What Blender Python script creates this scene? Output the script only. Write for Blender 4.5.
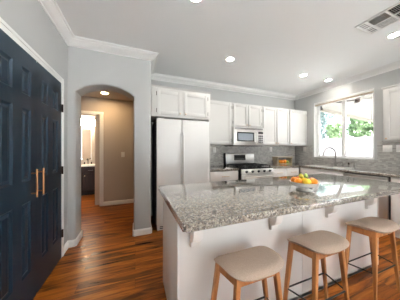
import bpy, bmesh, math, random
from mathutils import Vector, Matrix
random.seed(7)
PI = math.pi
S = bpy.context.scene
for o in list(bpy.data.objects):
    bpy.data.objects.remove(o)
C = S.collection

# ------------------------------------------------------------------ camera, world, sun, exposure
cam_d = bpy.data.cameras.new('camera'); cam = bpy.data.objects.new('camera', cam_d); C.objects.link(cam)
cam.location = (0, 0, 1.268); cam.rotation_euler = (PI/2, 0, -math.radians(21.077))
cam_d.sensor_width = 36; cam_d.lens = 168.213/400*36; cam_d.shift_y = -0.0007
cam_d.clip_start = .02; cam_d.clip_end = 200
S.camera = cam

W = bpy.data.worlds.new('world'); S.world = W; W.use_nodes = True
wn = W.node_tree.nodes; wl = W.node_tree.links
bg = wn['Background']; bg.inputs['Color'].default_value = (.82, .92, 1, 1); bg.inputs['Strength'].default_value = 2.1

sun_d = bpy.data.lights.new('sun', 'SUN'); sun = bpy.data.objects.new('sun', sun_d); C.objects.link(sun)
sun_d.energy = 125.0; sun_d.angle = .02; sun_d.color = (.97, .98, 1)
sun.rotation_euler = Vector((-.35, .62, -.70)).to_track_quat('-Z', 'Y').to_euler()

def portal(name, loc, rot, sx, sy):
    d = bpy.data.lights.new(name, 'AREA'); d.shape = 'RECTANGLE'; d.size = sx; d.size_y = sy
    o = bpy.data.objects.new(name, d); C.objects.link(o); o.location = loc; o.rotation_euler = rot
    d.cycles.is_portal = True
portal('window_portal', (4.20, 2.275, 1.745), (0, PI/2, 0), 1.28, 1.1)
portal('added_door_portal', (2.1, -3.38, 1.2), (PI/2, 0, 0), 2.2, 2.3)
portal('added_window_portal', (4.20, -2.15, 1.12), (0, PI/2, 0), 2.05, 1.9)
CAN = 170.0            # kitchen ceiling cans and the added ones behind the camera, W/m2/sr of their lens
HALLCAN = 170.0
BATH = 28.0

vs = S.view_settings
vs.view_transform = 'Standard'; vs.look = 'None'; vs.exposure = 0.82; vs.gamma = 1.0; vs.use_curve_mapping = False

# ------------------------------------------------------------------ materials
def mat(name, col=(.8, .8, .8), rough=.5, metal=0, emit=None, es=1, coat=0, spec=None):
    m = bpy.data.materials.new(name); m.use_nodes = True
    b = m.node_tree.nodes['Principled BSDF']
    b.inputs['Base Color'].default_value = (*col, 1); b.inputs['Roughness'].default_value = rough; b.inputs['Metallic'].default_value = metal
    if spec is not None: b.inputs['Specular IOR Level'].default_value = spec
    if coat: b.inputs['Coat Weight'].default_value = coat; b.inputs['Coat Roughness'].default_value = .1
    if emit: b.inputs['Emission Color'].default_value = (*emit, 1); b.inputs['Emission Strength'].default_value = es
    return m
def nodes(m): return m.node_tree.nodes, m.node_tree.links, m.node_tree.nodes['Principled BSDF']
def N(m, t, **kw):
    n = m.node_tree.nodes.new(t)
    for k, v in kw.items():
        if k in n.inputs: n.inputs[k].default_value = v
        else: setattr(n, k, v)
    return n
def coords(m, scale=(1, 1, 1), rot=(0, 0, 0)):
    tc = N(m, 'ShaderNodeTexCoord'); mp = N(m, 'ShaderNodeMapping')
    mp.inputs['Scale'].default_value = scale; mp.inputs['Rotation'].default_value = rot
    m.node_tree.links.new(tc.outputs['Object'], mp.inputs['Vector']); return mp.outputs['Vector']
def ramp(m, fac, stops, interp='LINEAR'):
    r = N(m, 'ShaderNodeValToRGB'); e = r.color_ramp.elements; r.color_ramp.interpolation = interp
    while len(e) < len(stops): e.new(.5)
    for q, (p, c) in zip(e, stops): q.position = p; q.color = (*c, 1)
    m.node_tree.links.new(fac, r.inputs['Fac']); return r.outputs['Color']
def mix(m, fac, a, b, blend='MIX'):
    n = N(m, 'ShaderNodeMix', data_type='RGBA', blend_type=blend); L = m.node_tree.links
    for s, v in ((0, fac), (6, a), (7, b)):
        if hasattr(v, 'links'): L.new(v, n.inputs[s])
        else: n.inputs[s].default_value = v if s == 0 else (*v, 1)
    return n.outputs[2]
def bump(m, h, strength=.1, dist=.01):
    b = N(m, 'ShaderNodeBump'); b.inputs['Strength'].default_value = strength; b.inputs['Distance'].default_value = dist
    m.node_tree.links.new(h, b.inputs['Height']); m.node_tree.links.new(b.outputs['Normal'], nodes(m)[2].inputs['Normal'])

def painted(name, col, rough=.6, sc=180, st=.06):
    m = mat(name, col, rough); v = coords(m); n = N(m, 'ShaderNodeTexNoise'); n.inputs['Scale'].default_value = sc
    m.node_tree.links.new(v, n.inputs['Vector']); bump(m, n.outputs['Fac'], st, .003); return m
def wood(name, dark, mid, light, scale=(3, 40, 40), rough=.4):
    m = mat(name, mid, rough); v = coords(m, scale); n = N(m, 'ShaderNodeTexNoise'); n.inputs['Scale'].default_value = 1; n.inputs['Detail'].default_value = 4
    m.node_tree.links.new(v, n.inputs['Vector'])
    c = ramp(m, n.outputs['Fac'], [(.3, dark), (.5, mid), (.7, light)]); m.node_tree.links.new(c, nodes(m)[2].inputs['Base Color']); return m

M = {}
M['wall'] = painted('grey_wall_paint', (.46, .465, .455), .75)
M['hall'] = painted('greige_hall_paint', (.50, .44, .38), .75)
M['ceil'] = painted('white_ceiling_paint', (.86, .88, .88), .85)
M['trim'] = mat('white_trim_paint', (.80, .80, .78), .4)
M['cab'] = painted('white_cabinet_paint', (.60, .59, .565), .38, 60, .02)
M['base'] = painted('brightened_cabinet_paint', (.82, .785, .75), .38, 60, .02)  # cabinet white with extra light put into its colour for the dim lower fronts
M['fridge'] = mat('white_appliance_enamel', (.78, .77, .75), .25)
M['navy'] = painted('navy_door_paint', (.0075, .021, .036), .33, 90, .03); M['navy'].node_tree.nodes['Principled BSDF'].inputs['Specular IOR Level'].default_value = .35
M['reflector'] = painted('pale_reflector', (.72, .69, .63), .95, 300, .3)
M['black'] = mat('black_metal', (.012, .012, .012), .4)
M['bronze'] = mat('dark_bronze', (.03, .018, .012), .4, .6)
M['copper'] = mat('copper_pull', (.42, .19, .085), .35, 1)
M['nickel'] = mat('brushed_nickel', (.30, .285, .27), .3, 1)
M['brass'] = mat('pale_brass_pull', (.62, .46, .30), .35, 1)
M['chrome'] = mat('chrome', (.72, .72, .73), .1, 1)
M['plastic'] = mat('white_plastic', (.80, .79, .76), .4)
M['glassblack'] = mat('black_glass', (.012, .013, .015), .08)
M['gap_shade'] = mat('recess_shade', (.01, .01, .01), .8)  # near-black in place of the shade inside slots and gaps
M['iron'] = mat('cast_iron', (.012, .012, .012), .55)
M['ceramic'] = mat('white_ceramic', (.80, .78, .74), .22)
M['mirror'] = mat('mirror_glass', (.86, .86, .86), .02, 1)
M['lens'] = mat('can_lens', (.9, .9, .9), .5, emit=(1, .95, .88), es=CAN)
M['halllens'] = mat('hall_can_lens', (.9, .9, .9), .5, emit=(1, .68, .36), es=HALLCAN)
M['shade'] = mat('lit_glass_shade', (.9, .9, .9), .5, emit=(1, .80, .55), es=BATH)
M['glass_reflection'] = mat('painted_glass_reflection', (.24, .27, .30), .15)  # reflection on the microwave glass, put into the colour
M['display'] = mat('dark_display', (.01, .012, .015), .1)

# stainless steel: brushed
m = M['steel'] = mat('stainless_steel', (.62, .60, .57), .36, 1); v = coords(m, (1, 1, 220)); n = N(m, 'ShaderNodeTexNoise'); n.inputs['Scale'].default_value = 4
m.node_tree.links.new(v, n.inputs['Vector']); bump(m, n.outputs['Fac'], .04, .002)

# floor: hand-scraped planks that run along x
m = M['floor'] = mat('wood_plank_floor', (.2, .08, .03), .3, spec=.22); nd, L, B = nodes(m)
v = coords(m)
br = N(m, 'ShaderNodeTexBrick', offset=.37, squash=1.0); L.new(v, br.inputs['Vector'])
br.inputs['Color1'].default_value = (0, 0, 0, 1); br.inputs['Color2'].default_value = (1, 1, 1, 1); br.inputs['Mortar'].default_value = (0.0, 0.0, 0.0, 1)
br.inputs['Scale'].default_value = 1; br.inputs['Mortar Size'].default_value = .001; br.inputs['Mortar Smooth'].default_value = .2
br.inputs['Brick Width'].default_value = 1.35; br.inputs['Row Height'].default_value = .127; br.inputs['Bias'].default_value = 0
v2 = coords(m, (1.5, 17, 1)); n1 = N(m, 'ShaderNodeTexNoise'); n1.inputs['Scale'].default_value = 1; n1.inputs['Detail'].default_value = 5; n1.inputs['Roughness'].default_value = .6; n1.inputs['Distortion'].default_value = .9
av = N(m, 'ShaderNodeVectorMath', operation='ADD'); L.new(v2, av.inputs[0])
sc = N(m, 'ShaderNodeVectorMath', operation='SCALE'); L.new(br.outputs['Color'], sc.inputs[0]); sc.inputs['Scale'].default_value = 9.0
L.new(sc.outputs[0], av.inputs[1]); L.new(av.outputs[0], n1.inputs['Vector'])
c1 = ramp(m, n1.outputs['Fac'], [(.30, (.020, .005, .001)), (.43, (.15, .038, .005)), (.55, (.34, .098, .011)), (.74, (.58, .22, .040))])
tone = ramp(m, br.outputs['Color'], [(0, (.80, .78, .76)), (1, (1.06, 1.05, 1.03))])
c2 = mix(m, 1.0, c1, tone, 'MULTIPLY')
c3 = mix(m, br.outputs['Fac'], c2, (.015, .006, .003))
L.new(c3, B.inputs['Base Color'])
rr = N(m, 'ShaderNodeMapRange'); L.new(n1.outputs['Fac'], rr.inputs[0]); rr.inputs[3].default_value = .22; rr.inputs[4].default_value = .38; L.new(rr.outputs[0], B.inputs['Roughness'])
bump(m, n1.outputs['Fac'], .12, .006)

# granite
def granite(name, stops, s1=110, s2=230, rough=.06):
    m = mat(name, (.5, .48, .45), rough, coat=1.0); nd, L, B = nodes(m); v = coords(m)
    a = N(m, 'ShaderNodeTexVoronoi'); a.inputs['Scale'].default_value = s1; L.new(v, a.inputs['Vector'])
    b = N(m, 'ShaderNodeTexVoronoi'); b.inputs['Scale'].default_value = s2; L.new(v, b.inputs['Vector'])
    sa = N(m, 'ShaderNodeSeparateColor'); L.new(a.outputs['Color'], sa.inputs[0]); sb = N(m, 'ShaderNodeSeparateColor'); L.new(b.outputs['Color'], sb.inputs[0])
    ca = ramp(m, sa.outputs[0], stops, 'CONSTANT'); cb = ramp(m, sb.outputs[1], stops, 'CONSTANT')
    c = mix(m, .38, ca, cb); L.new(c, B.inputs['Base Color']); return m
M['granite'] = granite('speckled_granite', [(0, (.015, .012, .010)), (.20, (.085, .066, .052)), (.36, (.235, .19, .145)), (.56, (.33, .29, .235)), (.78, (.46, .425, .37)), (.9, (.14, .125, .115))])
M['granite_edge'] = M['granite']

# backsplash: small stone mosaic
m = M['splash'] = mat('grey_mosaic', (.2, .2, .19), .35); nd, L, B = nodes(m)
tc = N(m, 'ShaderNodeTexCoord'); sx = N(m, 'ShaderNodeSeparateXYZ'); L.new(tc.outputs['Object'], sx.inputs[0])
ad = N(m, 'ShaderNodeMath', operation='ADD'); L.new(sx.outputs[0], ad.inputs[0]); L.new(sx.outputs[1], ad.inputs[1])
cx = N(m, 'ShaderNodeCombineXYZ'); L.new(ad.outputs[0], cx.inputs[0]); L.new(sx.outputs[2], cx.inputs[1])
br = N(m, 'ShaderNodeTexBrick'); L.new(cx.outputs[0], br.inputs['Vector'])
br.inputs['Color1'].default_value = (.32, .31, .29, 1); br.inputs['Color2'].default_value = (.52, .505, .475, 1); br.inputs['Mortar'].default_value = (.42, .41, .385, 1)
br.inputs['Scale'].default_value = 1; br.inputs['Brick Width'].default_value = .05; br.inputs['Row Height'].default_value = .025; br.inputs['Mortar Size'].default_value = .002
L.new(br.outputs['Color'], B.inputs['Base Color'])

M['oak'] = wood('warm_oak', (.26, .095, .026), (.38, .150, .044), (.50, .215, .070), (30, 30, 4), .4)
M['tanwood'] = wood('pale_wood', (.42, .33, .22), (.52, .42, .30), (.60, .50, .38), (4, 40, 40), .5)
M['vanity'] = wood('espresso_wood', (.012, .005, .004), (.022, .009, .007), (.035, .014, .010), (20, 20, 3), .65)
m = M['fabric'] = mat('beige_seat_fabric', (.43, .32, .24), .85); v = coords(m, (1, 1, 1)); n = N(m, 'ShaderNodeTexNoise'); n.inputs['Scale'].default_value = 260
m.node_tree.links.new(v, n.inputs['Vector']); c = ramp(m, n.outputs['Fac'], [(.3, (.38, .285, .22)), (.7, (.49, .375, .295))]); m.node_tree.links.new(c, nodes(m)[2].inputs['Base Color']); bump(m, n.outputs['Fac'], .2, .002)

def fruit_mat(name, a, b):
    m = mat(name, a, .4); v = coords(m); n = N(m, 'ShaderNodeTexNoise'); n.inputs['Scale'].default_value = 35
    m.node_tree.links.new(v, n.inputs['Vector']); c = ramp(m, n.outputs['Fac'], [(.35, a), (.65, b)]); m.node_tree.links.new(c, nodes(m)[2].inputs['Base Color']); return m
M['orange'] = fruit_mat('orange_peel', (.80, .24, .012), (.88, .32, .02))
M['lemon'] = fruit_mat('lemon_peel', (.85, .55, .03), (.90, .62, .06))
M['pear'] = fruit_mat('pear_skin', (.50, .46, .04), (.62, .52, .05))
M['apple'] = fruit_mat('red_apple_skin', (.50, .06, .03), (.70, .28, .06))
M['peach'] = fruit_mat('peach_skin', (.80, .25, .12), (.86, .42, .20))
M['kiwi'] = fruit_mat('brown_fruit_skin', (.22, .07, .02), (.34, .12, .03))
M['green'] = fruit_mat('green_skin', (.22, .32, .05), (.32, .42, .09))

# thin window glass: a mix of transparent and glossy by facing
m = M['glass'] = bpy.data.materials.new('window_glass'); m.use_nodes = True; nd = m.node_tree.nodes; L = m.node_tree.links
nd.remove(nd['Principled BSDF']); t = nd.new('ShaderNodeBsdfTransparent'); g = nd.new('ShaderNodeBsdfGlossy'); g.inputs['Roughness'].default_value = .02
fr = nd.new('ShaderNodeFresnel'); fr.inputs['IOR'].default_value = 1.3; mx = nd.new('ShaderNodeMixShader')
L.new(fr.outputs[0], mx.inputs[0]); L.new(t.outputs[0], mx.inputs[1]); L.new(g.outputs[0], mx.inputs[2]); L.new(mx.outputs[0], nd['Material Output'].inputs['Surface'])

M['patio'] = painted('cream_patio_cover_paint', (.16, .153, .135), .7)
M['beam'] = painted('tan_beam_paint', (.12, .105, .08), .7)
M['concrete'] = painted('pale_yard_gravel', (.15, .15, .14), .95, 12, .1)
M['bounce_concrete'] = painted('pale_bounce_concrete', (.62, .62, .61), .9, 12, .1)
m = M['fence'] = mat('pale_fence_boards', (.42, .385, .40), .7)
M['bark'] = wood('bark', (.06, .045, .03), (.10, .075, .05), (.15, .11, .08), (20, 20, 4), .9)
def leaf(name, a, b):
    m = mat(name, a, .6); v = coords(m); n = N(m, 'ShaderNodeTexNoise'); n.inputs['Scale'].default_value = 3.5
    m.node_tree.links.new(v, n.inputs['Vector']); c = ramp(m, n.outputs['Fac'], [(.35, a), (.65, b)]); m.node_tree.links.new(c, nodes(m)[2].inputs['Base Color']); return m
M['leaf'] = leaf('fresh_leaves', (.11, .18, .085), (.19, .28, .14))
M['blueleaf'] = leaf('grey_green_leaves', (.13, .18, .17), (.21, .27, .26))

# ------------------------------------------------------------------ mesh helpers
class MB:
    def __init__(s): s.b = bmesh.new()
    def box(s, x0, x1, y0, y1, z0, z1, bev=0, seg=2):
        t = bmesh.new(); bmesh.ops.create_cube(t, size=1)
        for v in t.verts: v.co = Vector(((x0+x1)/2+v.co.x*(x1-x0), (y0+y1)/2+v.co.y*(y1-y0), (z0+z1)/2+v.co.z*(z1-z0)))
        if bev: bmesh.ops.bevel(t, geom=t.edges[:], offset=bev, segments=seg, profile=.5, affect='EDGES')
        return s.merge(t)
    def merge(s, t, mtx=None):
        if mtx is not None: t.transform(mtx)
        me = bpy.data.meshes.new('tmp'); t.to_mesh(me); t.free(); s.b.from_mesh(me); bpy.data.meshes.remove(me); return s
    def prism(s, poly, d, axis='z', at=0, bev=0):
        # poly: list of 2-D points; axis z -> (x,y), y -> (x,z), x -> (y,z); spans [at, at+d]
        def P(p, k):
            return {'z': (p[0], p[1], k), 'y': (p[0], k, p[1]), 'x': (k, p[0], p[1])}[axis]
        t = bmesh.new(); a = [t.verts.new(P(p, at)) for p in poly]; b = [t.verts.new(P(p, at+d)) for p in poly]
        t.faces.new(a); t.faces.new(b[::-1])
        for i in range(len(poly)): j = (i+1) % len(poly); t.faces.new((a[j], a[i], b[i], b[j]))
        bmesh.ops.recalc_face_normals(t, faces=t.faces[:])
        if bev:
            ed = [e for e in t.edges if e.calc_face_angle(0) > .6]; bmesh.ops.bevel(t, geom=ed, offset=bev, segments=2, profile=.5, affect='EDGES')
        return s.merge(t)
    def tube(s, pts, r, seg=10, cap=True):
        pts = [Vector(p) for p in pts]; rs = r if isinstance(r, (list, tuple)) else [r]*len(pts); t = bmesh.new(); rings = []; up = None
        for i, p in enumerate(pts):
            d = (pts[min(i+1, len(pts)-1)]-pts[max(i-1, 0)]).normalized()
            if up is None: up = Vector((0, 0, 1)) if abs(d.z) < .9 else Vector((1, 0, 0))
            a = d.cross(up)
            if a.length < 1e-4: a = d.orthogonal()
            a.normalize(); b = d.cross(a).normalized(); up = a.cross(d)
            rings.append([t.verts.new(p+a*math.cos(2*PI*k/seg)*rs[i]+b*math.sin(2*PI*k/seg)*rs[i]) for k in range(seg)])
        for q, w in zip(rings, rings[1:]):
            for k in range(seg): t.faces.new((q[k], q[(k+1) % seg], w[(k+1) % seg], w[k]))
        if cap: t.faces.new(rings[0][::-1]); t.faces.new(rings[-1])
        bmesh.ops.recalc_face_normals(t, faces=t.faces[:]); return s.merge(t)
    def lathe(s, prof, c=(0, 0, 0), seg=32, mtx=None):
        t = bmesh.new(); rings = []
        for r, z in prof:
            if r < 1e-6: rings.append([t.verts.new((0, 0, z))])
            else: rings.append([t.verts.new((r*math.cos(2*PI*k/seg), r*math.sin(2*PI*k/seg), z)) for k in range(seg)])
        for a, b in zip(rings, rings[1:]):
            for k in range(seg):
                j = (k+1) % seg
                if len(a) == 1 and len(b) == 1: continue
                if len(a) == 1: t.faces.new((a[0], b[j], b[k]))
                elif len(b) == 1: t.faces.new((a[k], a[j], b[0]))
                else: t.faces.new((a[k], a[j], b[j], b[k]))
        bmesh.ops.recalc_face_normals(t, faces=t.faces[:])
        if mtx is not None: t.transform(mtx)
        t.transform(Matrix.Translation(c)); return s.merge(t)
    def sweep(s, path, prof):
        # prof: (out, z) pairs, out measured to the right of the path's direction
        pts = [Vector((p[0], p[1])) for p in path]; t = bmesh.new(); rings = []
        for i, p in enumerate(pts):
            ds = []
            if i > 0: ds.append((p-pts[i-1]).normalized())
            if i < len(pts)-1: ds.append((pts[i+1]-p).normalized())
            ns = [Vector((d.y, -d.x)) for d in ds]
            n = ns[0] if len(ns) == 1 else (ns[0]+ns[1])/(1+ns[0].dot(ns[1]))
            rings.append([t.verts.new((p.x+n.x*o, p.y+n.y*o, z)) for o, z in prof])
        for a, b in zip(rings, rings[1:]):
            for k in range(len(prof)):
                j = (k+1) % len(prof); t.faces.new((a[k], a[j], b[j], b[k]))
        t.faces.new(rings[0]); t.faces.new(rings[-1][::-1])
        bmesh.ops.recalc_face_normals(t, faces=t.faces[:]); return s.merge(t)
    def ball(s, c, r, sx=1, sy=1, sz=1, u=16, v=10):
        t = bmesh.new(); bmesh.ops.create_uvsphere(t, u_segments=u, v_segments=v, radius=r)
        for w in t.verts: w.co = Vector((c[0]+w.co.x*sx, c[1]+w.co.y*sy, c[2]+w.co.z*sz))
        return s.merge(t)

def wloc(o):
    p = Vector((0, 0, 0))
    while o is not None: p += o.location; o = o.parent
    return p
def obj(name, mb, m, parent=None, smooth=True, label=None):
    me = bpy.data.meshes.new(name)
    if parent is not None: mb.b.transform(Matrix.Translation(-wloc(parent)))
    mb.b.to_mesh(me); mb.b.free()
    if smooth:
        me.polygons.foreach_set('use_smooth', [True]*len(me.polygons)); me.set_sharp_from_angle(angle=math.radians(38))
    o = bpy.data.objects.new(name, me); C.objects.link(o); me.materials.append(M[m] if isinstance(m, str) else m)
    o.parent = parent
    if label: o['label'] = label
    return o
def bx(name, m, b, parent=None, bev=0, label=None): return obj(name, MB().box(*b, bev=bev), m, parent, label=label)
def tag(o, label, cat, group=None, kind=None):
    o['label'] = label; o['category'] = cat
    if group: o['group'] = group
    if kind: o['kind'] = kind
    return o
def thing(name, label, cat, loc, group=None):
    o = bpy.data.objects.new(name, None); C.objects.link(o); o.location = loc; o.empty_display_size = .1
    return tag(o, label, cat, group)
def struct(name, mb, m, label, cat, smooth=True): return tag(obj(name, mb, m, None, smooth), label, cat, None, 'structure')
def copy_tree(o, parent=None):
    c = o.copy(); C.objects.link(c); c.parent = parent
    for ch in list(o.children): copy_tree(ch, c)
    return c

# ------------------------------------------------------------------ setting
XL, YA, YB, XW, H, HC = -.819, 2.654, 3.352, 4.07, 2.708, 2.614
XE = .226; YR = -3.4
HY, HH = 4.338, 2.435
struct('floor', MB().box(-2.6, 4.2, YR-.1, 6.2, -.12, 0), 'floor', 'reddish brown hand-scraped wood plank floor running through kitchen and hall', 'floor')
struct('floor_reflector', MB().box(XL, XW, YR, -.7, 0, .008), 'reflector', 'pale carpet added behind the camera to bounce sunlight up', 'reflector')  # unseen pale floor added to bounce sunlight onto the ceiling
struct('ceiling', MB().box(XL-.12, XW+.14, YR-.1, YB+.1, H, H+.12), 'ceil', 'white kitchen ceiling with recessed lights and an air vent', 'ceiling')
struct('wall_left', MB().box(XL-.12, XL, YR-.1, YA, 0, H), 'wall', 'light grey wall holding the navy double doors', 'wall')
# arch wall
AX0, AX1, AZ, AR = -.735, -.02, 2.045, .125
cxm = (AX0+AX1)/2; hw = (AX1-AX0)/2; Rr = (hw*hw+AR*AR)/(2*AR); cz = AZ+AR-Rr
arc = []
a0 = math.asin(hw/Rr)
for k in range(17):
    a = -a0+2*a0*k/16; arc.append((cxm+Rr*math.sin(a), cz+Rr*math.cos(a)))
poly = [(XL-.12, 0), (AX0, 0)] + arc + [(AX1, 0), (XE, 0), (XE, H), (XL-.12, H)]
mb = MB(); t = bmesh.new()
a = [t.verts.new((p[0], YA, p[1])) for p in poly]; b = [t.verts.new((p[0], YA+.28, p[1])) for p in poly]
t.faces.new(a); t.faces.new(b[::-1])
for i in range(len(poly)): j = (i+1) % len(poly); t.faces.new((a[j], a[i], b[i], b[j]))
bmesh.ops.recalc_face_normals(t, faces=t.faces[:])
def rnd(e):
    mid = (e.verts[0].co+e.verts[1].co)/2
    inarch = AX0-.01 <= mid.x <= AX1+.01 and .01 < mid.z < AZ+AR+.02
    return (inarch and abs(e.verts[0].co.y-e.verts[1].co.y) < .01) or (abs(mid.x-XE) < .005 and abs(mid.y-YA) < .005)
bmesh.ops.bevel(t, geom=[e for e in t.edges if rnd(e)], offset=.022, segments=4, profile=.5, affect='EDGES')
mb.merge(t)
struct('wall_arch', mb, 'wall', 'light grey wall pierced by the arched hallway opening', 'wall')
struct('wall_return', MB().box(XE-.12, XE, YA+.28, YB, 0, H), 'wall', 'short grey wall end beside the white refrigerator', 'wall')
struct('wall_back', MB().box(XE-.12, XW+.14, YB, YB+.12, 0, H), 'wall', 'grey kitchen wall behind the range and upper cabinets', 'wall')
# window wall with its opening
WY0, WY1, WZ0, WZ1 = 1.72, 2.83, 1.088, 2.392
mb = MB(); xo = XW+.15
mb.box(XW, xo, YR-.1, -3.1, 0, H).box(XW, xo, -1.2, WY0, 0, H).box(XW, xo, -3.1, -1.2, 0, .1).box(XW, xo, -3.1, -1.2, 2.15, H).box(XW, xo, WY1, YB, 0, H).box(XW, xo, WY0, WY1, 0, WZ0).box(XW, xo, WY0, WY1, WZ1, H)
struct('wall_right', mb, 'wall', 'grey kitchen wall with the wide window over the sink', 'wall')
mb = MB()
mb.box(XL-.12, 1.0, YR-.12, YR, 0, H).box(3.2, xo, YR-.12, YR, 0, H).box(1.0, 3.2, YR-.12, YR, 2.35, H)
struct('wall_rear', mb, 'wall', 'grey wall behind the camera with an added glass door', 'wall')
# hall
mb = MB(); mb.box(-.735, 1.6, HY, HY+.11, 0, HH).box(-1.9, -1.58, HY, HY+.11, 0, HH).box(-1.58, -.735, HY, HY+.11, 2.05, HH)
struct('wall_hall', mb, 'hall', 'beige hallway wall with a light switch seen through the arch', 'wall')
struct('wall_hall_left', MB().box(-1.9, -1.78, YA+.28, HY, 0, HH), 'hall', 'beige left end wall of the hallway', 'wall')
struct('wall_hall_right', MB().box(1.5, 1.6, YB+.12, HY, 0, HH), 'hall', 'beige right end wall of the hallway', 'wall')
struct('wall_hall_front', MB().box(-1.9, XL-.12, YA+.16, YA+.28, 0, HH), 'hall', 'beige hallway side of the wall beside the arch', 'wall')
struct('ceiling_hall', MB().box(-1.9, XE-.12, YA+.28, HY+.11, HH, HH+.1).box(XE-.12, 1.6, YB+.12, HY+.11, HH, HH+.1), 'hall', 'hallway ceiling with one recessed light', 'ceiling')
mb = MB(); mb.box(-2.5, -2.4, HY+.11, 6.05, 0, HH).box(-.86, -.76, HY+.11, 6.05, 0, HH).box(-2.5, -.76, 6.05, 6.15, 0, HH)
struct('wall_bathroom', mb, 'hall', 'warm beige bathroom walls around the dark vanity', 'wall')
struct('ceiling_bathroom', MB().box(-2.5, -.76, HY+.11, 6.15, HH, HH+.1), 'hall', 'bathroom ceiling above the vanity light', 'ceiling')

# crown moulding, baseboards, casings
DY1_ = 2.408
cp = [(0, HC), (.012, HC), (.016, HC+.012), (.03, HC+.018), (.062, HC+.055), (.075, HC+.062), (.08, HC+.078), (.095, HC+.082), (.1, H), (0, H)]
struct('trim_1', MB().sweep([(XL, YR), (XL, YA), (XE, YA), (XE, YB), (XW, YB), (XW, YR)], cp), 'trim', 'white stepped crown moulding round the top of the kitchen walls', 'crown moulding')
bp = [(0, 0), (.016, 0), (.016, .068), (.011, .082), (.006, .087), (0, .09)]
struct('baseboard_left', MB().sweep([(XL, DY1_+.066), (XL, YA), (AX0-.012, YA), (AX0, YA+.014), (AX0, YA+.28)], bp), 'trim', 'white baseboard curving round the left side of the arch', 'baseboard')
struct('baseboard_arch', MB().sweep([(AX1, YA+.28), (AX1, YA+.012), (AX1+.012, YA), (XE-.012, YA), (XE, YA+.012), (XE, YA+.2)], bp), 'trim', 'white baseboard round the grey wall end between arch and refrigerator', 'baseboard')
struct('baseboard_hall', MB().sweep([(-.668, HY), (1.5, HY)], bp), 'trim', 'white baseboard along the beige hallway wall', 'baseboard')
cs = .066
def casing_prof(mb, y0, y1, z0, z1, x, out):
    mb.box(min(x, x+out*.016), max(x, x+out*.016), y0, y1, z0, z1, bev=.003)
mb = MB()   # casing round the double doors: two steps
DY0, DY1, DZ = 1.355, 2.408, 2.045
for (y0, y1, z0, z1) in ((DY1, DY1+cs, 0, DZ+cs), (DY0-cs, DY0, 0, DZ+cs), (DY0, DY1, DZ, DZ+cs)):
    mb.box(XL, XL+.014, y0, y1, z0, z1, bev=.003)
for (y0, y1, z0, z1) in ((DY1+.038, DY1+cs, 0, DZ+cs), (DY0-cs, DY0-.038, 0, DZ+cs), (DY0-.038, DY1+.038, DZ+.038, DZ+cs)):
    mb.box(XL+.012, XL+.022, y0, y1, z0, z1, bev=.003)
tr = struct('trim_2', mb, 'trim', 'white casing round the navy double doors', 'door casing')
obj('seam_shade', MB().box(XL-.002, XL+.0008, DY0, DY1, .0, DZ), 'gap_shade', tr)  # thin dark sheet behind the doors paints the shade in their seam
mb = MB()
mb.box(-.735, -.668, HY-.016, HY, 0, 2.117, bev=.004).box(-1.647, -1.58, HY-.016, HY, 0, 2.117, bev=.004).box(-1.58, -.735, HY-.016, HY, 2.05, 2.117, bev=.004)
mb.box(-.747, -.735, HY, HY+.11, 0, 2.05).box(-1.58, -1.568, HY, HY+.11, 0, 2.05).box(-1.568, -.747, HY, HY+.11, 2.038, 2.05)
struct('trim_3', mb, 'trim', 'cream casing round the bathroom doorway at the end of the hall', 'door casing')

# window: frame, sliding sashes, glass, sill
wf = MB(); fx0, fx1 = XW+.085, XW+.145
wf.box(fx0, fx1, WY0, WY0+.035, WZ0, WZ1, bev=.003).box(fx0, fx1, WY1-.035, WY1, WZ0, WZ1, bev=.003).box(fx0, fx1, WY0, WY1, WZ0, WZ0+.02, bev=.003).box(fx0, fx1, WY0, WY1, WZ1-.035, WZ1, bev=.003)
win = struct('window_1', wf, 'trim', 'white framed sliding window over the kitchen sink', 'window')
ym = 2.262
sb = MB(); sb.box(fx0+.012, fx0+.04, ym-.024, ym+.024, WZ0+.03, WZ1-.03, bev=.003)
obj('meeting_rail', sb, 'trim', win)
for (y0, y1, xx) in ((WY0+.035, ym-.02, fx0+.012), (ym+.02, WY1-.035, fx0+.035)):
    s_ = MB(); z0, z1 = WZ0+.02, WZ1-.035
    s_.box(xx, xx+.02, y0, y0+.022, z0, z1).box(xx, xx+.02, y1-.022, y1, z0, z1).box(xx, xx+.02, y0, y1, z0, z0+.022).box(xx, xx+.02, y0, y1, z1-.022, z1)
    so = obj('sash', s_, 'trim', win)
    obj('pane', MB().box(xx+.008, xx+.012, y0+.02, y1-.02, z0+.02, z1-.02), 'glass', so)
mb = MB(); mb.box(XW-.002, fx0, WY0, WY1, WZ0, WZ0+.012).box(XW-.002, fx0, WY0, WY0+.006, WZ0, WZ1).box(XW-.002, fx0, WY1-.006, WY1, WZ0, WZ1).box(XW-.002, fx0, WY0, WY1, WZ1-.006, WZ1)
obj('reveal', mb, 'trim', win)
# glass door added behind the camera to let daylight in
wf = MB()
for x in (1.0, 2.07, 3.14): wf.box(x, x+.06, YR-.1, YR-.04, 0, 2.35)
wf.box(1.0, 3.2, YR-.1, YR-.04, 2.29, 2.35).box(1.0, 3.2, YR-.1, YR-.04, 0, .06)
wd = struct('added_door', wf, 'trim', 'white framed glass door added behind the camera for daylight', 'window')
for x in (1.06, 2.13): obj('pane', MB().box(x, x+1.01, YR-.075, YR-.07, .06, 2.29), 'glass', wd)

wf = MB()  # unseen window added to throw side light on the left wall
for y in (-3.1, -2.17, -1.24): wf.box(XW+.06, XW+.12, y, y+.04, .1, 2.15)
wf.box(XW+.06, XW+.12, -3.1, -1.2, .1, .14).box(XW+.06, XW+.12, -3.1, -1.2, 2.11, 2.15)
wd = struct('added_window', wf, 'trim', 'white framed tall window added behind the camera for side light', 'window')
for y in (-3.06, -2.13): obj('pane', MB().box(XW+.088, XW+.092, y, y+.89, .14, 2.11), 'glass', wd)

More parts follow.
